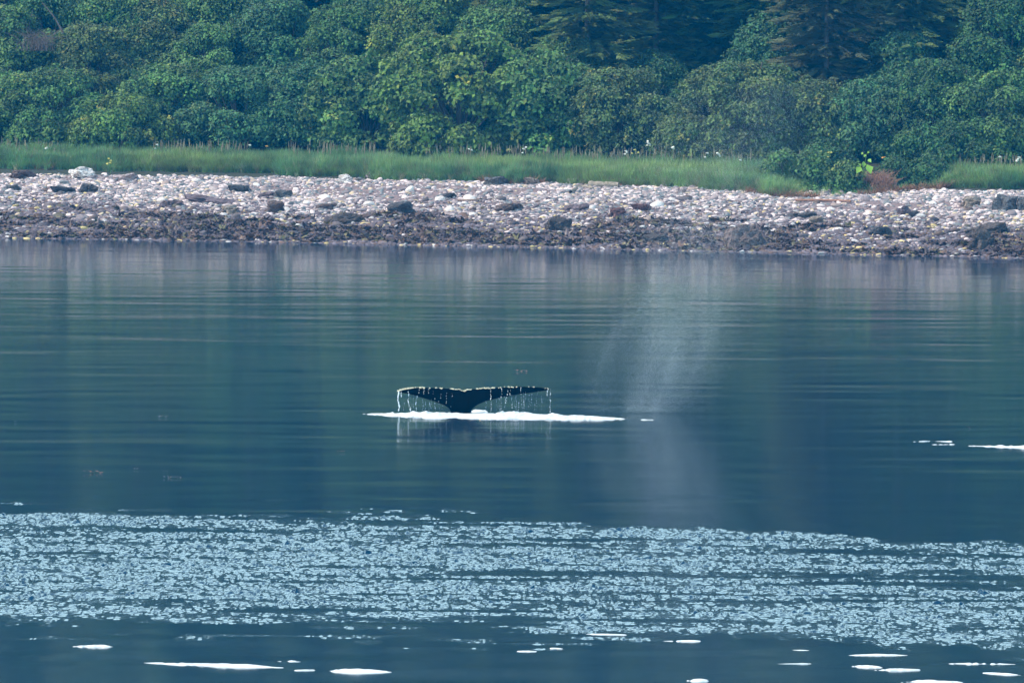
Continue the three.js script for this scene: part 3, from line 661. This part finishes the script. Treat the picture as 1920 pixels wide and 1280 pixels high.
  for (const [px, a, b, r, nth] of sorted([[757, 755, 768, 0.01], [783, 742, 769, 0.014], [792, 748, 768, 0.009], [803, 746, 769, 0.011], [817, 742, 768, 0.012], [786, 729, 737, 0.009], [796, 728, 739, 0.009], [804, 728, 735, 0.008], [812, 732, 738, 0.008], [826, 736, 745, 0.008], [839, 733, 755, 0.009], [848, 733, 743, 0.008], [844, 750, 764, 0.009], [771, 736, 766, 0.008], [777, 740, 769, 0.007], [798, 750, 769, 0.007], [809, 744, 769, 0.007], [822, 748, 768, 0.007], [830, 754, 768, 0.007]]))
    stream(px, a, b, r, nth + ' thin drop stream from the left under the left half of the whale tail', 'streams off the left half of the whale tail', rr(-0.04, 0.04), rr(1.2, 2.2));
  for (const [px, a, b, r, nth] of sorted([[920, 730, 770, 0.011], [911, 752, 768, 0.008], [941, 727, 768, 0.01], [951, 729, 756, 0.015], [957, 726, 740, 0.009], [961, 739, 762, 0.009], [967, 742, 766, 0.008], [976, 725, 768, 0.009], [985, 733, 766, 0.011], [998, 732, 760, 0.011], [992, 735, 764, 0.007], [973, 752, 768, 0.009], [960, 758, 768, 0.012], [1003, 758, 770, 0.009], [930, 748, 769, 0.007], [936, 745, 769, 0.007], [946, 740, 769, 0.007], [969, 736, 768, 0.007], [981, 734, 769, 0.007], [1008, 732, 770, 0.006], [1014, 742, 770, 0.006]]))
    stream(px, a, b, r, nth + ' thin drop stream from the left under the right half of the whale tail', 'streams off the right half of the whale tail', rr(-0.04, 0.04), rr(1.2, 2.2));
  stream(868, 755, 768, 0.008, 'faint trickle on the tail stock of the whale', null, 0.05, 1.6);
}
// ------------------------------------------------------------------ foam, and painted glints of wave crests
const foamGlintM = std(rgb(0.68, 0.7, 0.72), 0.7);  // white of real foam and of the painted crest glints
function foam(x0, y0, x1, y1, depth, rise, label, group, bump = 1, dip = null, ragged = 0.05) {
  const a = onWater(x0, y0), b = onWater(x1, y1), L = a.distanceTo(b), o = a.clone().add(b).multiplyScalar(0.5), dir = b.clone().sub(a).normalize(), perp = new THREE.Vector3(-dir.z, 0, dir.x);
  const nx = Math.min(700, Math.max(24, Math.round(L / 0.02))), ny = depth > 0.7 ? 40 : 12, pos = [], idx = [], s0 = x0 * 0.37;
  for (let i = 0; i <= nx; i++) for (let j = 0; j <= ny; j++) {
    const u = i / nx, v = j / ny * 2 - 1, f = Math.pow(Math.sin(Math.PI * clamp(u, 0.001, 0.999)), 0.8), x = (u - 0.5) * L;
    const w = depth / 2 * f * (1 + 0.25 * noise2(x * 2.3 + s0, v > 0 ? 4 : 9)), z = v * w;
    const low = dip ? 1 - 0.85 * Math.exp(-Math.pow((lerp(x0, x1, u) - dip) / 26, 2)) : 1;
    const n = fbm(x * 5 + s0, z * 3, 4), h = low * (1 - v * v) * f * (rise * (0.75 + 0.5 * noise2(x * 1.1 + s0, z * 0.7)) + bump * rise * 0.9 * n + bump * rise * 0.5 * Math.pow(Math.max(0, noise2(x * 14 + s0, z * 6)), 2)) - 0.012 * (1 - f) + 0.008 - ragged * Math.max(0, 0.55 * v * v + 0.75 * (1 - f) + 1.1 * fbm(x * 1.7 + s0, z * 4.5, 5) + 0.35 * noise2(x * 13, z * 9 + s0) - 0.3) - (Math.abs(v) === 1 ? 0.06 : 0);
    pos.push(dir.x * x + perp.x * z, Math.max(h, -0.06), dir.z * x + perp.z * z);
  }
  for (let i = 0; i < nx; i++) for (let j = 0; j < ny; j++) { const p = i * (ny + 1) + j; idx.push(p, p + ny + 1, p + 1, p + 1, p + ny + 1, p + ny + 2); }
  const g = buffer(pos, idx); if (g.attributes.normal.getY(Math.floor(nx / 2) * (ny + 1) + ny / 2) < 0) { const ix = g.index.array; for (let k = 0; k < ix.length; k += 3) { const q = ix[k]; ix[k] = ix[k + 1]; ix[k + 1] = q; } g.computeVertexNormals(); }
  const m = part('foam', g, foamGlintM, scene); m.position.copy(o);
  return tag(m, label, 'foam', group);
}
foam(664, 775.5, 1198, 786.8, 3.5, 0.095, 'long white foam streak churned up under the whale tail', null, 0.9, 868, 0.085);
foam(883, 771, 915, 772, 0.5, 0.07, 'small foam clump behind the tail stock on its right');
foam(1194, 787, 1234, 787.6, 0.14, 0.012, 'small foam fleck right of the long foam streak');
foam(744, 782, 775, 781, 0.4, 0.01, 'faint foam fleck in front of the left end of the long streak');
foam(1706, 828.5, 1752, 826.5, 0.1, 0.01, 'thin left end of the foam wake on the right');
foam(1754, 827, 1802, 828.5, 0.1, 0.01, 'broken foam piece of the wake on the right, upper row');
foam(1738, 833.5, 1810, 833, 0.1, 0.01, 'lower foam piece of the wake on the right');
foam(1788, 835, 2030, 842, 0.45, 0.04, 'long thin foam wake running out of the right edge');
for (const [a, b, c, d, w, h, label] of [  // sunlit wave crests in the foreground: glints painted as white lens meshes
  [136, 1212.5, 226, 1212.5, 1.0, 0.03, 'bright painted glint streak below the ruffled band, leftmost of the foreground'],
  [292, 1243, 524, 1251.5, 1.1, 0.035, 'longest bright painted glint streak in the left foreground'],
  [516, 1240.5, 574, 1240.5, 0.6, 0.02, 'short pale painted glint above the gap between the two brightest streaks'],
  [545, 1257, 598, 1256.5, 0.35, 0.012, 'faint thin painted glint left of the thick bright one'],
  [618, 1258, 734, 1260, 1.3, 0.04, 'thick bright painted glint streak right of the longest one'],
  [1290, 1275.5, 1332, 1276.5, 0.9, 0.03, 'small bright painted glint at the bottom edge right of the middle'],
  [1480, 1219.5, 1522, 1220.5, 0.5, 0.02, 'small bright painted glint below the band, right of the middle'],
  [1590, 1229, 1704, 1229, 0.6, 0.025, 'upper one of three bright painted glints on the lower right'],
  [1592, 1249, 1660, 1252, 0.6, 0.025, 'left one of the two overlapping painted glints on the lower right'],
  [1636, 1256.5, 1734, 1256, 0.6, 0.025, 'right one of the two overlapping painted glints on the lower right'],
  [1460, 1244.5, 1536, 1244.5, 0.4, 0.012, 'dim painted glint left of the three bright ones on the lower right'],
  [1770, 1244.5, 1908, 1246, 0.5, 0.02, 'long dim painted glint at the lower right edge'],
  [1840, 1261, 1925, 1267, 0.6, 0.02, 'slanting painted glint in the lower right corner'],
  [1680, 1279, 1810, 1280, 0.9, 0.03, 'wide painted glint cut by the bottom edge on the right'],
  [1245, 1202, 1330, 1203, 0.5, 0.02, 'thin bright painted glint hugging the lower edge of the band'],
  [1098, 1188.5, 1182, 1190.5, 0.4, 0.018, 'speckled painted glint under the band near the middle'],
  [960, 1221.5, 1014, 1222, 0.4, 0.015, 'pale painted glint below the band at the middle'],
  [1024, 1216, 1060, 1216.5, 0.3, 0.012, 'small pale painted glint right above the middle one'],
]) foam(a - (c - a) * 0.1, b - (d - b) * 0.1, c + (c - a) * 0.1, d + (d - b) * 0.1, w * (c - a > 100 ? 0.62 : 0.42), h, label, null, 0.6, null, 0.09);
// small things floating on the calm water
function float_(px, py, w, h, material, label, category, name) {
  const p = onWater(px, py), k = -p.z * RAD, o = thing(name, label, category, p);
  const n = Math.max(3, Math.round(w / 3)), list = [];
  for (let i = 0; i < n; i++) { const g = leaf(k * w / n * rr(1, 1.8), k * h * 0.6); g.rotateX(rr(-0.5, 0.3)); g.rotateY(rr(0, 6.28)); g.translate(((i + 0.5) / n - 0.5) * w * k, 0.02 + rr(0, h * k * 0.7), gauss() * 0.1); list.push(g); }
  part('blade', mergeGeometries(list), material, o);
}
const kelpM = dbl(rgb(0.3, 0.13, 0.08), 0.5), tanM = dbl(rgb(0.5, 0.4, 0.32), 0.6), palM = dbl(rgb(0.7, 0.68, 0.64), 0.6);
float_(174, 887, 42, 5, kelpM, 'reddish brown floating kelp on the left', 'kelp', 'floating_kelp');
float_(302, 783, 20, 2.5, tanM, 'thin pale floating stick above the reddish kelp', 'stick', 'floating_stick');
float_(323, 897, 36, 3, tanM, 'tan floating kelp right of the reddish one', 'kelp', 'floating_kelp');
float_(254, 881, 11, 2.5, tanM, 'tiny tan float between the two kelp pieces', 'kelp', 'floating_kelp');
float_(310, 885, 7, 2, tanM, 'tiny speck just above the tan kelp', 'kelp', 'floating_kelp');
float_(640, 848, 14, 2, kelpM, 'faint brown float below the left tip of the foam', 'kelp', 'floating_kelp');
float_(900, 788.5, 8, 3, dbl(rgb(0.75, 0.5, 0.25), 0.6), 'tiny orange leaf floating just under the foam streak', 'leaf', 'floating_leaf');
float_(1817, 804, 6, 4, dbl(rgb(0.6, 0.3, 0.25), 0.6), 'tiny pinkish leaf above the right foam wake', 'leaf', 'floating_leaf');
float_(976, 697, 26, 4, kelpM, 'faint brown kelp behind the whale tail', 'kelp', 'floating_kelp');
float_(28, 791.5, 5, 2.5, palM, 'white speck at the left edge of the calm water', 'speck', 'floating_speck');

// ------------------------------------------------------------------ the whale's blow: fine drops drifting up
{
  const drop = new THREE.TetrahedronGeometry(1, 0), mist = new Copies();
  // [centre line in the photograph, width, share]
  const threads = [
    [[[1100, 785], [1124, 690], [1152, 630], [1205, 570], [1240, 500]], 15, 0.045], [[[1120, 788], [1145, 690], [1185, 610], [1230, 540]], 34, 0.07],
    [[[1185, 790], [1205, 730], [1228, 660], [1242, 600], [1250, 480]], 20, 0.10], [[[1205, 790], [1240, 720], [1265, 640], [1280, 540], [1295, 420]], 42, 0.3],
    [[[1235, 790], [1285, 720], [1314, 650], [1322, 580], [1328, 480]], 20, 0.06], [[[1230, 790], [1262, 730], [1295, 640], [1330, 530], [1350, 420]], 50, 0.28],
    [[[1180, 790], [1220, 700], [1265, 600], [1305, 480], [1350, 330], [1400, 240]], 70, 0.15], [[[1290, 440], [1340, 330], [1400, 240], [1440, 160]], 100, 0.22],
  ];
  const N = 430000, halton = (i, b) => { let f = 1, r = 0; while (i > 0) { f /= b; r += f * (i % b); i = Math.floor(i / b); } return r; };
  threads.forEach(([pts, sigma, share], j) => {
    const c = new THREE.CatmullRomCurve3(pts.map(([x, y]) => new THREE.Vector3(x, y, 0)));
    for (let k = 0; k < N * share; k++) {
      const u = halton(k + 20 + j * 7, 2), w = halton(k + 20 + j * 7, 3) * 0.998 + 0.001, v = Math.log(w / (1 - w)) * 0.56, q = c.getPoint(u);
      if (u < 0.3 && rnd() < 0.35) continue;
      if (j < 7 && rnd() < 0.35 * smooth(0.55, 1, u)) continue;
      const clump = fbm(q.x / 60 + v * 1.3, q.y / 170 + j * 3, 3); if (rnd() < 0.4 - 0.7 * clump) continue;
      const px = q.x + v * sigma * (0.75 + 0.8 * u), py = q.y + gauss() * 9;
      const p = atDepth(px, py, WZ - 1 + gauss() * 0.45); if (p.y < 0.01) continue;
      const s = rr(0.0018, 0.0034);
      place(p.x, p.y, p.z, rr(0, 6), rr(0, 6), rr(0, 6), s, s, s); mist.add(M4, rgb(0.82, 0.86, 0.9));
    }
  });
  tag(mist.build('blow_mist', drop, std(0xffffff, 0.6), scene), 'faint column of whale blow mist drifting up right of the tail', 'mist', null, 'stuff');
}
renderer.render(scene, camera);
